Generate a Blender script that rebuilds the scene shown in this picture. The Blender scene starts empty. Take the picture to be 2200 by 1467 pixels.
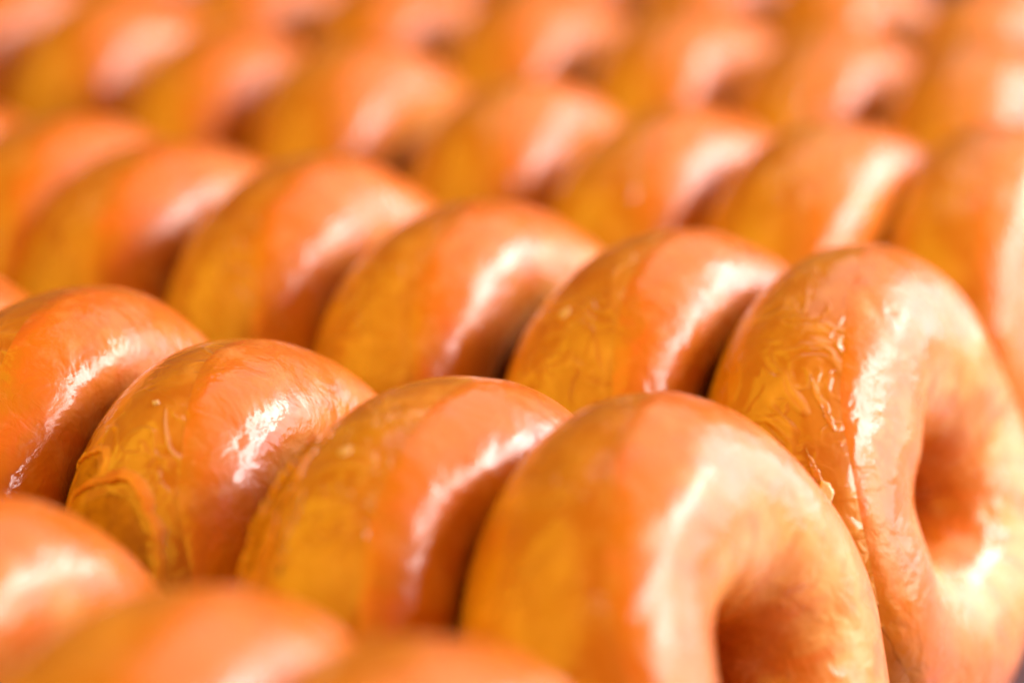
import bpy, math, random
import numpy as np
from mathutils import Matrix, Vector, noise as mnoise

R = math.radians
SC = bpy.context.scene
COL = SC.collection
S = 0.09                       # one doughnut diameter in metres; the layout below is in diameters

# ------------------------------------------------------------------ camera
cam_d = bpy.data.cameras.new('camera')
cam = bpy.data.objects.new('camera', cam_d)
COL.objects.link(cam)
cam.location = (0, 0, 2.3954 * S)
cam.rotation_euler = (R(90 - 18.464), 0, 0)
cam_d.sensor_width = 36
cam_d.lens = 36 * 5472.5 / 2200
cam_d.clip_start = 0.01
cam_d.clip_end = 30
cam_d.dof.use_dof = True
cam_d.dof.focus_distance = 4.52 * S
cam_d.dof.aperture_fstop = 5.2
SC.camera = cam

# ------------------------------------------------------------------ world, lamps, exposure
W = bpy.data.worlds.new('World')
SC.world = W
W.use_nodes = True
bg = W.node_tree.nodes['Background']
bg.inputs[0].default_value = (0.45, 0.20, 0.45, 1)
bg.inputs[1].default_value = 0.12


def area(name, target, direction, dist, sx, sy, power, color, roll=0.0):
    d = bpy.data.lights.new(name, 'AREA')
    d.shape = 'RECTANGLE'
    d.size, d.size_y = sx, sy
    d.energy = power
    d.color = color
    o = bpy.data.objects.new(name, d)
    COL.objects.link(o)
    v = Vector(direction).normalized()
    o.location = Vector(target) * S + v * dist
    o.rotation_euler = (v.to_track_quat('Z', 'Y') @ Matrix.Rotation(roll, 3, 'Z').to_quaternion()).to_euler()
    return o


TGT = (0.45, 4.3, 0.6)
area('window_light', TGT, (0.80, 0.03, 0.52), 0.75, 0.86, 0.16, 7.5, (1.0, 0.86, 0.82))
area('window_glow', (0.30, 4.1, 0.6), (0.88, 0.33, 0.26), 0.90, 1.05, 0.58, 9.0, (1.0, 0.74, 0.82))
area('overhead_softbox', (0.30, 3.9, 0.6), (0.40, 0.54, 0.74), 0.85, 0.78, 0.68, 2.3, (1.0, 0.71, 0.74))
area('counter_lamp', (0.6, 4.1, 0.5), (0.93, -0.26, 0.22), 0.60, 0.40, 0.30, 2.0, (1.0, 0.76, 0.38))
area('front_fill', (0.1, 4.0, 0.6), (-0.66, -0.36, 0.78), 1.0, 1.55, 1.2, 17.5, (1.0, 0.64, 0.03))

vs = SC.view_settings
vs.view_transform = 'Standard'
vs.look = 'None'
vs.exposure = 0.0
vs.gamma = 1.0
vs.use_curve_mapping = False
SC.cycles.use_denoising = True
SC.cycles.max_bounces = 8
SC.cycles.diffuse_bounces = 1
SC.cycles.glossy_bounces = 3
SC.cycles.caustics_reflective = False
SC.cycles.caustics_refractive = False
SC.cycles.sample_clamp_indirect = 6


# ------------------------------------------------------------------ materials
class NT:
    def __init__(self, name):
        self.m = bpy.data.materials.new(name)
        self.m.use_nodes = True
        self.t = self.m.node_tree
        self.b = self.t.nodes['Principled BSDF']

    def n(self, kind, **kw):
        nd = self.t.nodes.new(kind)
        for k, v in kw.items():
            if k in nd.inputs:
                self.put(nd.inputs[k], v)
            else:
                setattr(nd, k, v)
        return nd

    def put(self, sock, v):
        if hasattr(v, 'links') or isinstance(v, bpy.types.NodeSocket):
            self.t.links.new(v, sock)
        else:
            sock.default_value = v

    def math(self, op, a, b=None, c=None, clamp=False):
        nd = self.t.nodes.new('ShaderNodeMath')
        nd.operation = op
        nd.use_clamp = clamp
        for i, v in enumerate((a, b, c)):
            if v is not None:
                self.put(nd.inputs[i], v)
        return nd.outputs[0]

    def noise(self, vec, scale, detail=3, rough=0.55, dist=0.0):
        nd = self.n('ShaderNodeTexNoise', Scale=scale, Detail=detail, Roughness=rough, Distortion=dist)
        self.put(nd.inputs['Vector'], vec)
        return nd.outputs[0]

    def ramp(self, v, stops):
        nd = self.t.nodes.new('ShaderNodeValToRGB')
        self.put(nd.inputs[0], v)
        e = nd.color_ramp.elements
        while len(e) < len(stops):
            e.new(0.5)
        for el, (p, c) in zip(e, stops):
            el.position = p
            el.color = (*c, 1) if len(c) == 3 else c
        return nd.outputs[0]

    def mix(self, f, a, b, mode='MIX'):
        nd = self.n('ShaderNodeMix', data_type='RGBA', blend_type=mode)
        self.put(nd.inputs[0], f)
        for s, v in ((nd.inputs[6], a), (nd.inputs[7], b)):
            if isinstance(v, tuple):
                v = (*v, 1)
            self.put(s, v)
        return nd.outputs[2]

    def rng(self, v, a, b, c, d):
        nd = self.t.nodes.new('ShaderNodeMapRange')
        self.put(nd.inputs[0], v)
        for i, k in enumerate((a, b, c, d)):
            nd.inputs[i + 1].default_value = k
        return nd.outputs[0]

    def coords(self):
        """object position in diameters, shifted by the thing's random number, plus polar helpers"""
        tc = self.n('ShaderNodeTexCoord')
        sc = self.n('ShaderNodeVectorMath', operation='SCALE')
        self.put(sc.inputs[0], tc.outputs['Object'])
        sc.inputs['Scale'].default_value = 1 / S
        self.pos = sc.outputs[0]
        info = self.n('ShaderNodeObjectInfo')
        self.rnd = info.outputs['Random']
        off = self.math('MULTIPLY', self.rnd, 37.0)
        ad = self.n('ShaderNodeVectorMath', operation='ADD')
        self.put(ad.inputs[0], self.pos)
        cb = self.n('ShaderNodeCombineXYZ')
        self.put(cb.inputs[0], off)
        self.put(cb.inputs[1], off)
        self.put(ad.inputs[1], cb.outputs[0])
        self.p = ad.outputs[0]
        sp = self.n('ShaderNodeSeparateXYZ')
        self.put(sp.inputs[0], self.pos)
        self.z = sp.outputs[2]
        x2 = self.math('MULTIPLY', sp.outputs[0], sp.outputs[0])
        y2 = self.math('MULTIPLY', sp.outputs[1], sp.outputs[1])
        self.rho = self.math('SQRT', self.math('ADD', x2, y2))
        # direction round the ring: marks that run from rim to hole
        cb2 = self.n('ShaderNodeCombineXYZ')
        self.put(cb2.inputs[0], self.math('ADD', self.math('DIVIDE', sp.outputs[0], self.rho), off))
        self.put(cb2.inputs[1], self.math('DIVIDE', sp.outputs[1], self.rho))
        self.put(cb2.inputs[2], self.math('MULTIPLY', self.math('SUBTRACT', self.rho, self.z), 3.2))
        self.ring = cb2.outputs[0]


def wrinkles(q, scale, seed_scale=1.0):
    """thin raised closed loops: level lines of a distorted noise, only in patches"""
    a = q.noise(q.p, scale, 2.0, 0.5, 0.7)
    line = q.math('ABSOLUTE', q.math('SUBTRACT', a, 0.5))
    line = q.rng(line, 0.0, 0.045, 1.0, 0.0)
    a2 = q.noise(q.p, scale * 1.9, 1.0, 0.5, 1.0)
    l2 = q.rng(q.math('ABSOLUTE', q.math('SUBTRACT', a2, 0.55)), 0.0, 0.06, 0.7, 0.0)
    patch = q.rng(q.noise(q.p, 5.0, 2.0), 0.40, 0.60, 0.0, 1.0)
    return q.math('MULTIPLY', q.math('MAXIMUM', line, l2), patch)


def finish(q, color, height, strength, dist, sss, coat_rough):
    b = q.b
    q.put(b.inputs['Base Color'], color)
    b.inputs['Roughness'].default_value = 0.45
    b.inputs['Specular IOR Level'].default_value = 0.12
    b.inputs['Subsurface Weight'].default_value = sss
    b.inputs['Subsurface Radius'].default_value = (1.0, 0.42, 0.15)
    b.inputs['Subsurface Scale'].default_value = 0.003
    b.inputs['Coat Weight'].default_value = 1.0
    b.inputs['Coat IOR'].default_value = 1.5
    q.put(b.inputs['Coat Roughness'], coat_rough)
    bp = q.n('ShaderNodeBump', Strength=strength, Distance=dist)
    q.put(bp.inputs['Height'], height)
    q.put(b.inputs['Normal'], bp.outputs[0])
    q.put(b.inputs['Coat Normal'], bp.outputs[0])


def dough_material():
    q = NT('fried_dough')
    q.coords()
    # pale proof line round the waist, browner towards both fried faces
    wob = q.math('MULTIPLY_ADD', q.noise(q.p, 5.0, 2.0), 0.10, -0.05)
    zz = q.math('ADD', q.z, wob)
    col = q.ramp(q.rng(zz, -0.2, 0.2, 0.0, 1.0), [
        (0.00, (0.38, 0.12, 0.002)), (0.22, (0.46, 0.18, 0.002)), (0.45, (0.56, 0.25, 0.003)),
        (0.60, (0.52, 0.21, 0.003)), (0.76, (0.50, 0.16, 0.003)), (1.0, (0.48, 0.13, 0.004))])
    blot = q.rng(q.noise(q.p, 9.0, 4.0, 0.6), 0.35, 0.7, 0.0, 1.0)
    col = q.mix(q.math('MULTIPLY', blot, 0.75), col, (0.44, 0.12, 0.002))
    col = q.mix(q.math('MULTIPLY', q.rnd, 0.45), col, (0.48, 0.145, 0.003))
    # cloudy runs of sugar film lying across the waist
    runs = q.rng(q.noise(q.ring, 4.0, 2.5, 0.55, 0.3), 0.45, 0.75, 0.0, 1.0)
    col = q.mix(q.math('MULTIPLY', runs, 0.45), col, (0.74, 0.36, 0.05))
    wr = wrinkles(q, 7.0)
    col = q.mix(q.math('MULTIPLY', wr, 0.4), col, (0.80, 0.40, 0.08))
    fine = q.noise(q.p, 60.0, 3.0, 0.6)
    h = q.math('MULTIPLY_ADD', fine, 0.05, q.math('MULTIPLY', wr, 0.65))
    h = q.math('MULTIPLY_ADD', q.noise(q.p, 14.0, 3.0, 0.5), 0.9, h)
    finish(q, col, h, 0.8, 0.0006, 0.20, 0.12)
    return q.m


def glaze_material():
    q = NT('sugar_glaze')
    q.coords()
    # thin film over the browned face: clear amber at the rim, milky on the face, with worn spots
    at = q.n('ShaderNodeAttribute', attribute_name='film')
    film = q.math('MULTIPLY_ADD', q.noise(q.p, 11.0, 4.0, 0.6), 0.50, q.math('SUBTRACT', at.outputs['Fac'], 0.24))
    col = q.ramp(film, [
        (0.0, (0.52, 0.17, 0.004)), (0.08, (0.57, 0.17, 0.003)), (0.24, (0.64, 0.165, 0.006)), (0.42, (0.70, 0.225, 0.025)),
        (0.58, (0.80, 0.38, 0.11)), (0.80, (0.58, 0.14, 0.005)), (1.0, (0.55, 0.11, 0.005))])
    spots = q.rng(q.noise(q.ring, 5.0, 1.5, 0.5), 0.50, 0.68, 0.0, 1.0)
    col = q.mix(q.math('MULTIPLY', spots, 0.8), col, (0.66, 0.15, 0.010))
    milk = q.rng(q.noise(q.p, 16.0, 4.0, 0.6), 0.55, 0.75, 0.0, 1.0)
    col = q.mix(q.math('MULTIPLY', milk, 0.30), col, (0.85, 0.42, 0.16))
    dents = q.noise(q.p, 11.0, 3.0, 0.55, 0.4)
    fine = q.noise(q.p, 45.0, 2.0, 0.5)
    mid = q.noise(q.p, 22.0, 3.0, 0.6, 0.5)
    h = q.math('MULTIPLY_ADD', dents, 1.3, q.math('MULTIPLY_ADD', fine, 0.05, q.math('MULTIPLY', mid, 0.38)))
    cr = q.rng(q.noise(q.p, 8.0, 3.0), 0.35, 0.68, 0.10, 0.40)
    finish(q, col, h, 0.8, 0.0007, 0.18, cr)
    return q.m


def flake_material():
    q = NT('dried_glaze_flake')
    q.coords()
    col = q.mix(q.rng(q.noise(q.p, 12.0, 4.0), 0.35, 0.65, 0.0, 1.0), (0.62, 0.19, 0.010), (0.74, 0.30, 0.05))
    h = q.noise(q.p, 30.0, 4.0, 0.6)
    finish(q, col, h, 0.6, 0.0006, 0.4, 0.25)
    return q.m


def tray_material():
    q = NT('worn_aluminium')
    q.coords()
    col = q.ramp(q.noise(q.p, 1.5, 6.0, 0.6), [(0.3, (0.16, 0.13, 0.16)), (0.7, (0.27, 0.23, 0.26))])
    q.put(q.b.inputs['Base Color'], col)
    q.b.inputs['Metallic'].default_value = 0.7
    q.put(q.b.inputs['Roughness'], q.rng(q.noise(q.p, 6.0, 4.0), 0.3, 0.7, 0.32, 0.55))
    return q.m


def counter_material():
    q = NT('dark_laminate')
    q.coords()
    col = q.ramp(q.noise(q.p, 3.0, 5.0, 0.6), [(0.3, (0.055, 0.035, 0.045)), (0.7, (0.09, 0.06, 0.07))])
    q.put(q.b.inputs['Base Color'], col)
    q.b.inputs['Roughness'].default_value = 0.5
    return q.m


M_DOUGH, M_GLAZE, M_FLAKE = dough_material(), glaze_material(), flake_material()
M_TRAY, M_COUNTER = tray_material(), counter_material()


# ------------------------------------------------------------------ mesh helpers
def mesh_obj(name, verts, faces, mat, parent=None, smooth=True):
    me = bpy.data.meshes.new(name)
    me.from_pydata([tuple(v) for v in verts], [], [tuple(f) for f in faces])
    me.materials.append(mat)
    if smooth:
        me.polygons.foreach_set('use_smooth', [True] * len(me.polygons))
    me.update()
    o = bpy.data.objects.new(name, me)
    COL.objects.link(o)
    if parent:
        o.parent = parent
    return o


def grid_faces(nu, nv, wrap_u, wrap_v):
    f = []
    for i in range(nu if wrap_u else nu - 1):
        for j in range(nv if wrap_v else nv - 1):
            i2, j2 = (i + 1) % nu, (j + 1) % nv
            f.append((i * nv + j, i2 * nv + j, i2 * nv + j2, i * nv + j2))
    return f


# ------------------------------------------------------------------ countertop and tray
def box_verts(x0, x1, y0, y1, z0, z1):
    v = [(x, y, z) for x in (x0, x1) for y in (y0, y1) for z in (z0, z1)]
    f = [(0, 1, 3, 2), (4, 6, 7, 5), (0, 4, 5, 1), (2, 3, 7, 6), (0, 2, 6, 4), (1, 5, 7, 3)]
    return v, f


v, f = box_verts(-1.2, 1.2, -0.5, 1.6, -0.045, -0.0042)
o = mesh_obj('countertop', v, f, M_COUNTER, smooth=False)
o['kind'] = 'structure'
o['label'] = 'dark countertop under the doughnut tray'

tray = bpy.data.objects.new('baking_tray', None)
COL.objects.link(tray)
tray.location = (0.035, 0.50, -0.004)
tray.rotation_euler = (0, 0, R(-33))
tray['label'] = 'grey metal tray that all the glazed doughnuts stand on'
tray['category'] = 'tray'
TX, TY = 0.34, 0.36
v, f = box_verts(-TX, TX, -TY, TY, 0, 0.004)
mesh_obj('tray_base', v, f, M_TRAY, tray, smooth=False)
# raised rolled rim
prof = [(0.0002, 0.0), (0.010, 0.016), (0.0125, 0.0185), (0.016, 0.0185), (0.017, 0.016), (0.015, 0.014), (0.0125, 0.0145),
        (0.0085, 0.010), (0.0015, -0.0001)]
vs_, n = [], 0
corners = []
for cx, cy, a0 in ((TX, TY, 0), (-TX, TY, 90), (-TX, -TY, 180), (TX, -TY, 270)):
    for k in range(7):
        a = R(a0 + 15 * k)
        corners.append((cx, cy, math.cos(a), math.sin(a)))
for cx, cy, ca, sa in corners:
    for d, h in prof:
        vs_.append((cx + ca * d, cy + sa * d, h))
mesh_obj('rim', vs_, grid_faces(len(corners), len(prof), True, True), M_TRAY, tray)


# ------------------------------------------------------------------ doughnuts
HZ, WR = 0.1999, 0.1843          # half thickness along the axis, half width of the ring, in diameters


def smooth(x):
    x = np.clip(x, 0, 1)
    return x * x * (3 - 2 * x)


class Shape:
    """one doughnut's own surface: u runs round the ring, v round the dough (0 rim, 90 glazed face, 180 hole)"""

    def __init__(self, seed, size, wr=WR):
        r = random.Random(seed)
        self.s = size
        self.wr = wr
        self.k = [(r.uniform(-1, 1), r.uniform(0, 6.28)) for _ in range(8)]
        self.e = [(r.uniform(-1, 1), r.uniform(0, 6.28)) for _ in range(14)]
        self.mid, self.tilt = r.uniform(9, 18), r.uniform(27, 34)
        self.seed = seed

    def wave(self, u, lst, lo):
        y = 0 * u
        for i, (a, p) in enumerate(lst):
            y = y + a * np.sin((i + lo) * u + p) / (i + lo) ** 0.8
        return y

    def at(self, u, v, off=0.0):
        """positions (N,3) in diameters, pushed out by off along the ring's own section"""
        w = self.wr + 0.004 * self.wave(u, self.k[:4], 2)
        h = HZ * (1 + 0.018 * self.wave(u, self.k[4:], 2))
        c, s_ = np.cos(v), np.sin(v)
        # the pressed waist: a faint groove along the proof line
        if not hasattr(self, 'lp'):
            r = random.Random(self.seed + 900)
            self.lp = [(r.randint(1, 5), r.randint(-3, 3), r.uniform(0, 6.28), r.uniform(0.4, 1.0)) for _ in range(12)]
        big = sum(a * np.sin(i * u + j * v + p) / (0.6 + 0.25 * (i + abs(j))) for i, j, p, a in self.lp)
        lump = 0.0044 * big + 0.0030 * np.sin(3 * u + 2.0 * np.sin(v + self.k[0][1]) + self.k[1][1]) + \
            0.0025 * np.sin(7 * u + self.k[2][1] + 3 * v) * (0.5 + 0.5 * s_)
        c2 = np.sign(c) * np.abs(c) ** 1.0
        s2 = np.sign(s_) * np.abs(s_) ** 1.06
        nx, nz = c / w, s_ / h
        ln = np.sqrt(nx * nx + nz * nz)
        d = off + lump
        rad = (0.5 - self.wr) + w * c2 + d * nx / ln
        z = h * s2 + d * nz / ln
        return np.stack([rad * np.cos(u), rad * np.sin(u), z], 1) * self.s * S

    def edge(self, u):
        """where the glaze film ends, as v in radians"""
        return R(self.mid) + R(self.tilt) * np.sin(u) + R(3.6) * self.wave(u, self.e, 2)


def frame(yaw, lean):
    a = Vector((math.cos(yaw) * math.cos(lean), -math.sin(yaw) * math.cos(lean), math.sin(lean)))
    l = Vector((-math.sin(yaw), -math.cos(yaw), 0))
    u = a.cross(l)
    if u.z < 0:
        u = -u
        l = -l
    m = Matrix((u, a.cross(u), a)).transposed()      # local x up, local z the axis
    return m


def doughnut(name, label, x, y, yaw, lean, size, seed, nu=160, nv=72, wr=WR, group='glazed doughnuts standing in leaning rows'):
    sh = Shape(seed, size, wr)
    t = bpy.data.objects.new(name, None)
    COL.objects.link(t)
    t['label'] = label
    t['category'] = 'doughnut'
    t['group'] = group
    m = frame(R(yaw), R(lean))
    U = np.linspace(0, 2 * np.pi, nu, endpoint=False)
    V = np.linspace(0, 2 * np.pi, nv, endpoint=False)
    uu, vv = [q.ravel() for q in np.meshgrid(U, V, indexing='ij')]
    pts = sh.at(uu, vv)
    mz = np.array(m[2])
    low = float((pts @ mz).min())
    t.location = (x * S, y * S, 0)
    t.rotation_euler = m.to_euler()
    shift = m.inverted() @ Vector((0, 0, -low))

    def part(nm, verts, faces, mat):
        o = mesh_obj(nm, verts, faces, mat, t)
        o.location = shift
        return o

    part('dough', pts, grid_faces(nu, nv, True, True), M_DOUGH)
    # glaze film: sinks into the dough at both its edges
    ng = int(nv * 0.62)
    rows = []
    K = np.linspace(0, 1, ng)
    K = 0.35 * K ** 2 + 0.65 * K
    v0 = sh.edge(U)
    v1 = R(196) + 0.3 * (v0 - R(13))
    for i in range(nu):
        v_ = v0[i] + (v1[i] - v0[i]) * K
        rows.append(v_)
    gv = np.array(rows).ravel()
    gu = np.repeat(U, ng)
    kk = np.tile(K, nu)
    off = -0.003 + 0.0060 * smooth(kk / 0.10) * smooth((1 - kk) / 0.05)
    o = part('glaze', sh.at(gu, gv, off), grid_faces(nu, ng, True, False), M_GLAZE)
    at = o.data.attributes.new('film', 'FLOAT', 'POINT')
    at.data.foreach_set('value', kk.astype(np.float32))
    return t, sh, part


LAYOUT = [
    # key, x, y, yaw, lean, size
    ('Z1', -0.8062, 3.4162, 31.7, 15.4, 0.996),
    ('Z2', -0.4134, 3.0328, 25.0, 15.3, 1.018),
    ('Z3', -0.1217, 2.8896, 33.7, 14.9, 1.015),
    ('A0', -1.1700, 4.7000, 33.0, 16.0, 1.000),
    ('A1', -0.8041, 4.4792, 30.5, 16.3, 0.993),
    ('A2', -0.4399, 4.2588, 25.4, 20.0, 0.976),
    ('A3', -0.1010, 3.9775, 35.6, 9.3, 0.976),
    ('A4', 0.2880, 3.8079, 28.5, 20.3, 1.021),
    ('B0', -1.0223, 5.8687, 32.4, 15.4, 0.999),
    ('B1', -0.7447, 5.7080, 37.5, 22.7, 1.008),
    ('B2', -0.3866, 5.4384, 33.7, 17.9, 1.000),
    ('B3', -0.0307, 5.1393, 34.1, 17.7, 0.992),
    ('B4', 0.3706, 4.8340, 37.8, 18.0, 0.996),
    ('B5', 0.7257, 4.7059, 30.3, 16.8, 1.011),
    ('B9', -1.3700, 6.0800, 33.0, 16.0, 1.000),
    ('C0', -0.7400, 7.0200, 32.0, 16.0, 0.990),
    ('C1', -0.3634, 6.7822, 30.4, 14.7, 0.991),
    ('C2', 0.0715, 6.3139, 30.1, 10.6, 0.992),
    ('C3', 0.4557, 5.9473, 38.2, 16.5, 1.011),
    ('C4', 0.7650, 5.7624, 35.4, 7.6, 0.997),
    ('C5', 1.2038, 5.7402, 36.5, 17.5, 1.007),
    ('C6', -1.1100, 7.4500, 33.0, 16.0, 1.000),
    ('C7', -1.5200, 7.8000, 33.0, 16.0, 1.000),
    ('D0', -0.7200, 8.1400, 33.0, 16.0, 1.000),
    ('D1', -0.2904, 7.8436, 33.0, 16.0, 1.000),
    ('D2', 0.1417, 7.5502, 33.0, 16.0, 1.000),
    ('D3', 0.5652, 7.2630, 32.7, 15.9, 1.001),
    ('D4', 0.9537, 6.9992, 32.9, 16.1, 1.001),
    ('D5', 1.3438, 6.7340, 32.6, 16.0, 1.000),
    ('D6', 1.7400, 6.4600, 33.0, 16.0, 1.000),
    ('D7', -1.1300, 8.4400, 33.0, 16.0, 1.000),
    ('D8', -1.5400, 8.7300, 33.0, 16.0, 1.000),
    ('E0', -0.0900, 8.9300, 33.0, 16.0, 1.000),
    ('E1', 0.3250, 8.6400, 32.0, 16.0, 1.000),
    ('E2', 0.7350, 8.3550, 33.0, 16.0, 1.000),
    ('E3', 1.1450, 8.0700, 33.0, 16.0, 1.000),
    ('E4', 1.5550, 7.7850, 33.0, 16.0, 1.000),
    ('E5', 1.9600, 7.5000, 33.0, 16.0, 1.000),
]
LABEL = {
    'Z1': 'soft-focus doughnut cut off by the left edge in the nearest row, pink sheen',
    'Z2': 'blurred orange doughnut just in front of the doughnut with the broken glaze',
    'Z3': 'blurred doughnut cut off by the bottom edge, last in the nearest row',
    'A0': 'doughnut mostly off the left edge, its rim just behind the leftmost sharp doughnut',
    'A1': 'sharp doughnut cut by the left edge, thin white glint down its pink face',
    'A2': 'sharp doughnut with a broken flap of glaze and bare crust low on its left side',
    'A3': 'sharp doughnut with lumpy torn crust down its left edge, leaning under the nearest open hole',
    'A4': 'large bright doughnut with its hole showing at the bottom edge of the photo',
    'B0': 'blurred doughnut at the left edge, pink-topped, beside a dark gap in the second full row',
    'B1': 'soft doughnut behind the leftmost sharp one, dark gaps on both its sides',
    'B2': 'doughnut with one round white spot of light, left of the doughnut with the longer glint',
    'B3': 'doughnut with a tall white glint behind the doughnut with lumpy torn crust',
    'B4': 'wrinkled doughnut leaning on the back of the doughnut whose whole hole is in view',
    'B5': 'wrinkled end doughnut with its whole open hole in view at the right',
    'B9': 'blurred doughnut mostly off the left edge, only its pink shoulder in view',
    'C7': 'blurred doughnut at the left edge above the pink-topped one, mostly cut off',
    'C6': 'large blurred doughnut at top left with a long curved pink sheen',
    'C0': 'small-looking blurred doughnut squeezed right of the one with the long curved pink sheen',
    'C1': 'blurred doughnut with a broad pale sheen, top left of centre, dark gap on its left',
    'C2': 'blurred doughnut behind the tall white glint, top centre of the photo',
    'C3': 'blurred doughnut with a wide cream highlight behind the wrinkled leaning doughnut',
    'C4': 'blurred doughnut right behind the top of the doughnut with its whole hole in view',
    'C5': 'big blurred doughnut cut off by the right edge, smooth orange, behind the whole open hole',
    'D8': 'far blurred doughnut at the left end of the fourth full row, outside the left edge',
    'D7': 'far blurred doughnut in the top left corner with a dull pink sheen',
    'D0': 'far blurred doughnut at the top edge above the squeezed small-looking one',
    'D1': 'far blurred doughnut at the top edge right of a small dark gap, left of centre',
    'D2': 'far blurred doughnut at the top edge over the gap at top centre',
    'D3': 'far blurred doughnut at the top edge with a tall pink sheen, right of centre',
    'D4': 'far blurred doughnut with a pale round sheen, left of the darkest gap at top right',
    'D5': 'far brownish blurred doughnut right of the darkest gap at top right',
    'D6': 'far blurred doughnut beyond the right edge at the end of the fourth full row',
    'E0': 'leftmost doughnut of the farthest row, barely seen in the gaps at the top edge',
    'E1': 'second doughnut from the left in the farthest row, barely seen at the top edge',
    'E2': 'farthest-row doughnut at the top edge, middle one of that row',
    'E3': 'farthest-row doughnut behind the one with the tall pink sheen',
    'E4': 'farthest-row doughnut at the top right, behind the pale round sheen',
    'E5': 'farthest-row doughnut in the top right corner, last of the farthest row',
}
DN = {}
for i, (k, x, y, yaw, lean, size) in enumerate(LAYOUT):
    hi = k in ('A1', 'A2', 'A3', 'A4', 'B4', 'B5')
    DN[k] = doughnut('glazed_doughnut', LABEL[k], x, y, yaw, lean, size, 11 + 7 * i, *((320, 140) if hi else (160, 72)),
                     {'B5': 0.205, 'A4': 0.190}.get(k, WR))


# ------------------------------------------------------------------ broken glaze on the sharp doughnuts
def resample(path, n, seed, jit):
    r = random.Random(seed)
    p = np.radians(np.array(path, float))
    seg = np.concatenate([[0], np.cumsum(np.hypot(np.diff(p[:, 0]) * 0.4, np.diff(p[:, 1]) * 0.19))])
    t = np.linspace(0, seg[-1], n)
    u, v = np.interp(t, seg, p[:, 0]), np.interp(t, seg, p[:, 1])
    j = np.array([[r.uniform(-1, 1), r.uniform(-1, 1)] for _ in range(n)])
    j = 0.5 * j + 0.5 * np.roll(j, 1, 0)
    return u + R(jit) * j[:, 0], v + R(jit * 1.8) * j[:, 1], r


def ridge(d, name, path, width, height, seed, jit=0.7, n=60, label=None):
    """a standing lip of cracked glaze along a line on the doughnut's surface"""
    t, sh, part = d
    u, v, r = resample(path, n, seed, jit)
    du, dv = np.gradient(u) * 0.4, np.gradient(v) * 0.19
    ln = np.hypot(du, dv) + 1e-9
    nu_, nv_ = -dv / ln / 0.4, du / ln / 0.19
    prof = [(-3.2, -0.004), (-2.0, 0.30), (-0.9, 0.62), (-0.2, 0.9), (0.1, 1.0), (0.28, 0.75), (0.38, 0.25), (0.45, -0.004)]
    taper = np.sqrt(np.clip(np.sin(np.linspace(0.02, 0.98, n) * np.pi), 0, 1))
    wv = np.array([r.uniform(0.55, 1.25) for _ in range(n)])
    wv = (wv + np.roll(wv, 1) + np.roll(wv, -1)) / 3
    gu, gv, go = [], [], []
    for k, (a, h) in enumerate(prof):
        gu.append(u + nu_ * width * a * wv)
        gv.append(v + nv_ * width * a * wv)
        go.append(np.where(h < 0, h, h * height * taper * wv) + 0.0)
    gu, gv, go = (np.stack(q, 1).ravel() for q in (gu, gv, go))
    o = part(name, sh.at(gu, gv, go), grid_faces(n, len(prof), False, False), M_FLAKE)
    if label:
        o['label'] = label
    return o


def patch(d, name, outline, mat, seed, lift=0.003, rough=0.003, nr=14, n=90, label=None):
    """a thin rough sheet of crust inside an outline on the doughnut's surface"""
    t, sh, part = d
    u, v, r = resample(list(outline) + [outline[0]], n + 1, seed, 0.6)
    u, v = u[:-1], v[:-1]
    cu, cv = u.mean(), v.mean()
    vs, fs = [], []
    gu, gv, go = [], [], []
    for i in range(n):
        for j in range(nr):
            k = j / (nr - 1)
            gu.append(cu + (u[i] - cu) * k)
            gv.append(cv + (v[i] - cv) * k)
            q = mnoise.noise(Vector((gu[-1] * 9, gv[-1] * 5, seed)))
            go.append(lift * (1 - smooth((k - 0.8) / 0.2)) - 0.002 * smooth((k - 0.8) / 0.2) + rough * q * (1 - k ** 6))
    o = part(name, sh.at(np.array(gu), np.array(gv), np.array(go)), grid_faces(n, nr, True, False), mat)
    if label:
        o['label'] = label
    return o


def bare_material():
    q = NT('bare_crust')
    q.coords()
    col = q.ramp(q.noise(q.p, 22.0, 5.0, 0.65), [(0.3, (0.30, 0.09, 0.008)), (0.55, (0.48, 0.18, 0.012)), (0.75, (0.60, 0.26, 0.03))])
    finish(q, col, q.noise(q.p, 70.0, 5.0, 0.7), 0.9, 0.0008, 0.3, 0.3)
    q.b.inputs['Coat Weight'].default_value = 0.15
    q.b.inputs['Roughness'].default_value = 0.7
    return q.m


M_BARE = bare_material()
d = DN['A2']
patch(d, 'bare_crust', [(46, -28), (45, 3), (46, 18), (51, 27), (57, 33), (64, 32), (70, 6), (62, -26)], M_BARE, 3, 0.0035, 0.004)
patch(d, 'bare_crust', [(34, -32), (36, -9), (42, -5), (42, -29)], M_BARE, 4, 0.0035, 0.003, n=50)
ridge(d, 'glaze_lip', [(45, -36), (43, -24), (43.5, 2), (43.5, 12), (44.5, 21), (51, 29), (58, 35), (64, 34.5), (70, 30)][::-1],
      0.008, 0.009, 5, 0.5, label='pale broken edge where the glaze flap ends')
ridge(d, 'glaze_lip', [(32, -42), (33.5, -28), (35, -7), (38, -1), (41, -3), (43, -9)][::-1], 0.007, 0.008, 6, 0.5, n=40)
d = DN['A3']
patch(d, 'bare_crust', [(17, -34), (21, -17), (31, -16), (42, -14), (53, -16), (55, -46), (40, -52), (25, -48)], M_BARE, 8, 0.006, 0.012)
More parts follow.
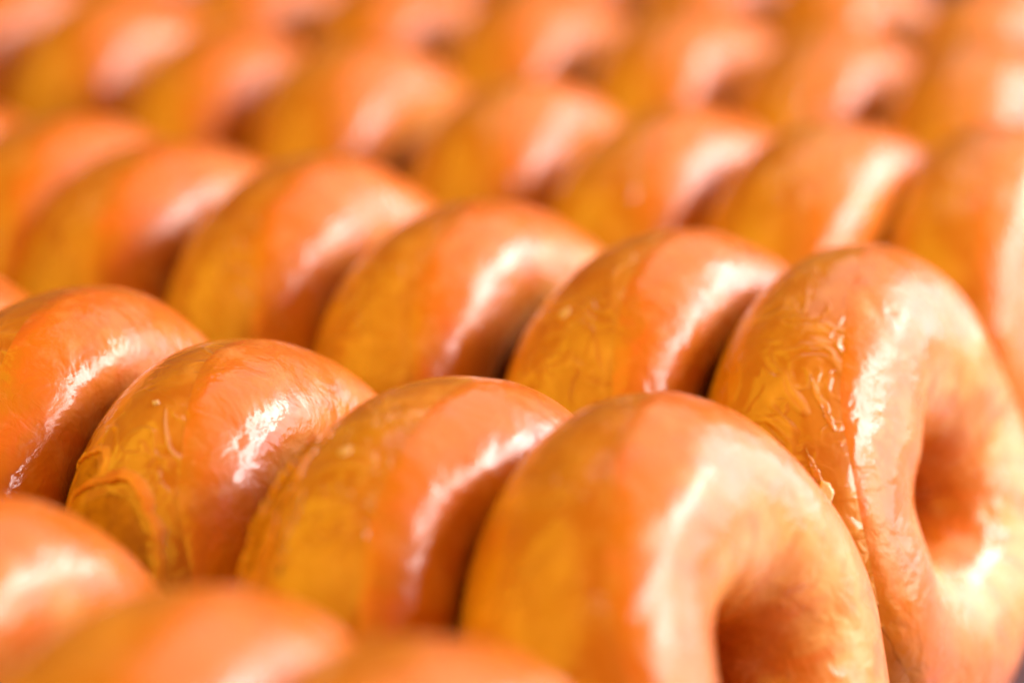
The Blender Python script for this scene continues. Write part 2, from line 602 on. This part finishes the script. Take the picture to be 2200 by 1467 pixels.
ridge(d, 'glaze_lip', [(14, -26), (19, -18), (26, -19), (33, -14), (40, -17), (46, -11), (55, -14)], 0.010, 0.010, 9, 0.9,
      label='torn lumpy glaze edge down the left side')
ridge(d, 'glaze_lip', [(22, -36), (29, -30), (37, -32), (43, -28), (53, -34)], 0.014, 0.016, 10, 1.0)
ridge(d, 'glaze_lip', [(35, -7), (40, -1), (46, -2), (52, 3)], 0.009, 0.005, 11, 0.8, n=40)
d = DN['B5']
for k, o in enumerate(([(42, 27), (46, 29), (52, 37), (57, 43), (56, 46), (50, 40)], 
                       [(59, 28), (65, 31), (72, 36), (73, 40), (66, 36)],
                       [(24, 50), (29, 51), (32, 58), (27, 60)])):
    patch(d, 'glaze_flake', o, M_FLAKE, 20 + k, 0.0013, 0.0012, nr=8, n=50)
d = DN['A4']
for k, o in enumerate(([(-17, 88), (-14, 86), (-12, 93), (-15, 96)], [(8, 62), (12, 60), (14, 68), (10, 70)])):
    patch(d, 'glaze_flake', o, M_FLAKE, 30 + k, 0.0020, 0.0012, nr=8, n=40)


def sugar_glint_material():
    q = NT('dry_sugar_glint')  # pale colour shared by the sugar flake and the painted glints
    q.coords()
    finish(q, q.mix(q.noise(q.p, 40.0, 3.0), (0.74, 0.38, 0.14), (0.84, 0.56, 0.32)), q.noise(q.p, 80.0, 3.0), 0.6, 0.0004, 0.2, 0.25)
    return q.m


M_SUGAR_GLINT = sugar_glint_material()  # one sugar flake; some other specks are lamp glints painted as pale patches
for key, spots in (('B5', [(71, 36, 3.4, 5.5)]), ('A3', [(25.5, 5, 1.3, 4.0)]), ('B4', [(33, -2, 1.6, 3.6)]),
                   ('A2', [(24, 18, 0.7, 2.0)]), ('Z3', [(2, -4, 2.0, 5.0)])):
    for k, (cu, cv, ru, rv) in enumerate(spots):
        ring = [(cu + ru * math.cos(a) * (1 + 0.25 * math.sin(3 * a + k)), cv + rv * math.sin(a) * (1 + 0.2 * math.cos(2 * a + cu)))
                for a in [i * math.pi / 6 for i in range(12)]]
        patch(DN[key], 'sugar_glint_speck', ring, M_SUGAR_GLINT, 50 + k, 0.0035 if key != 'B5' else 0.010, 0.002, nr=7, n=36)
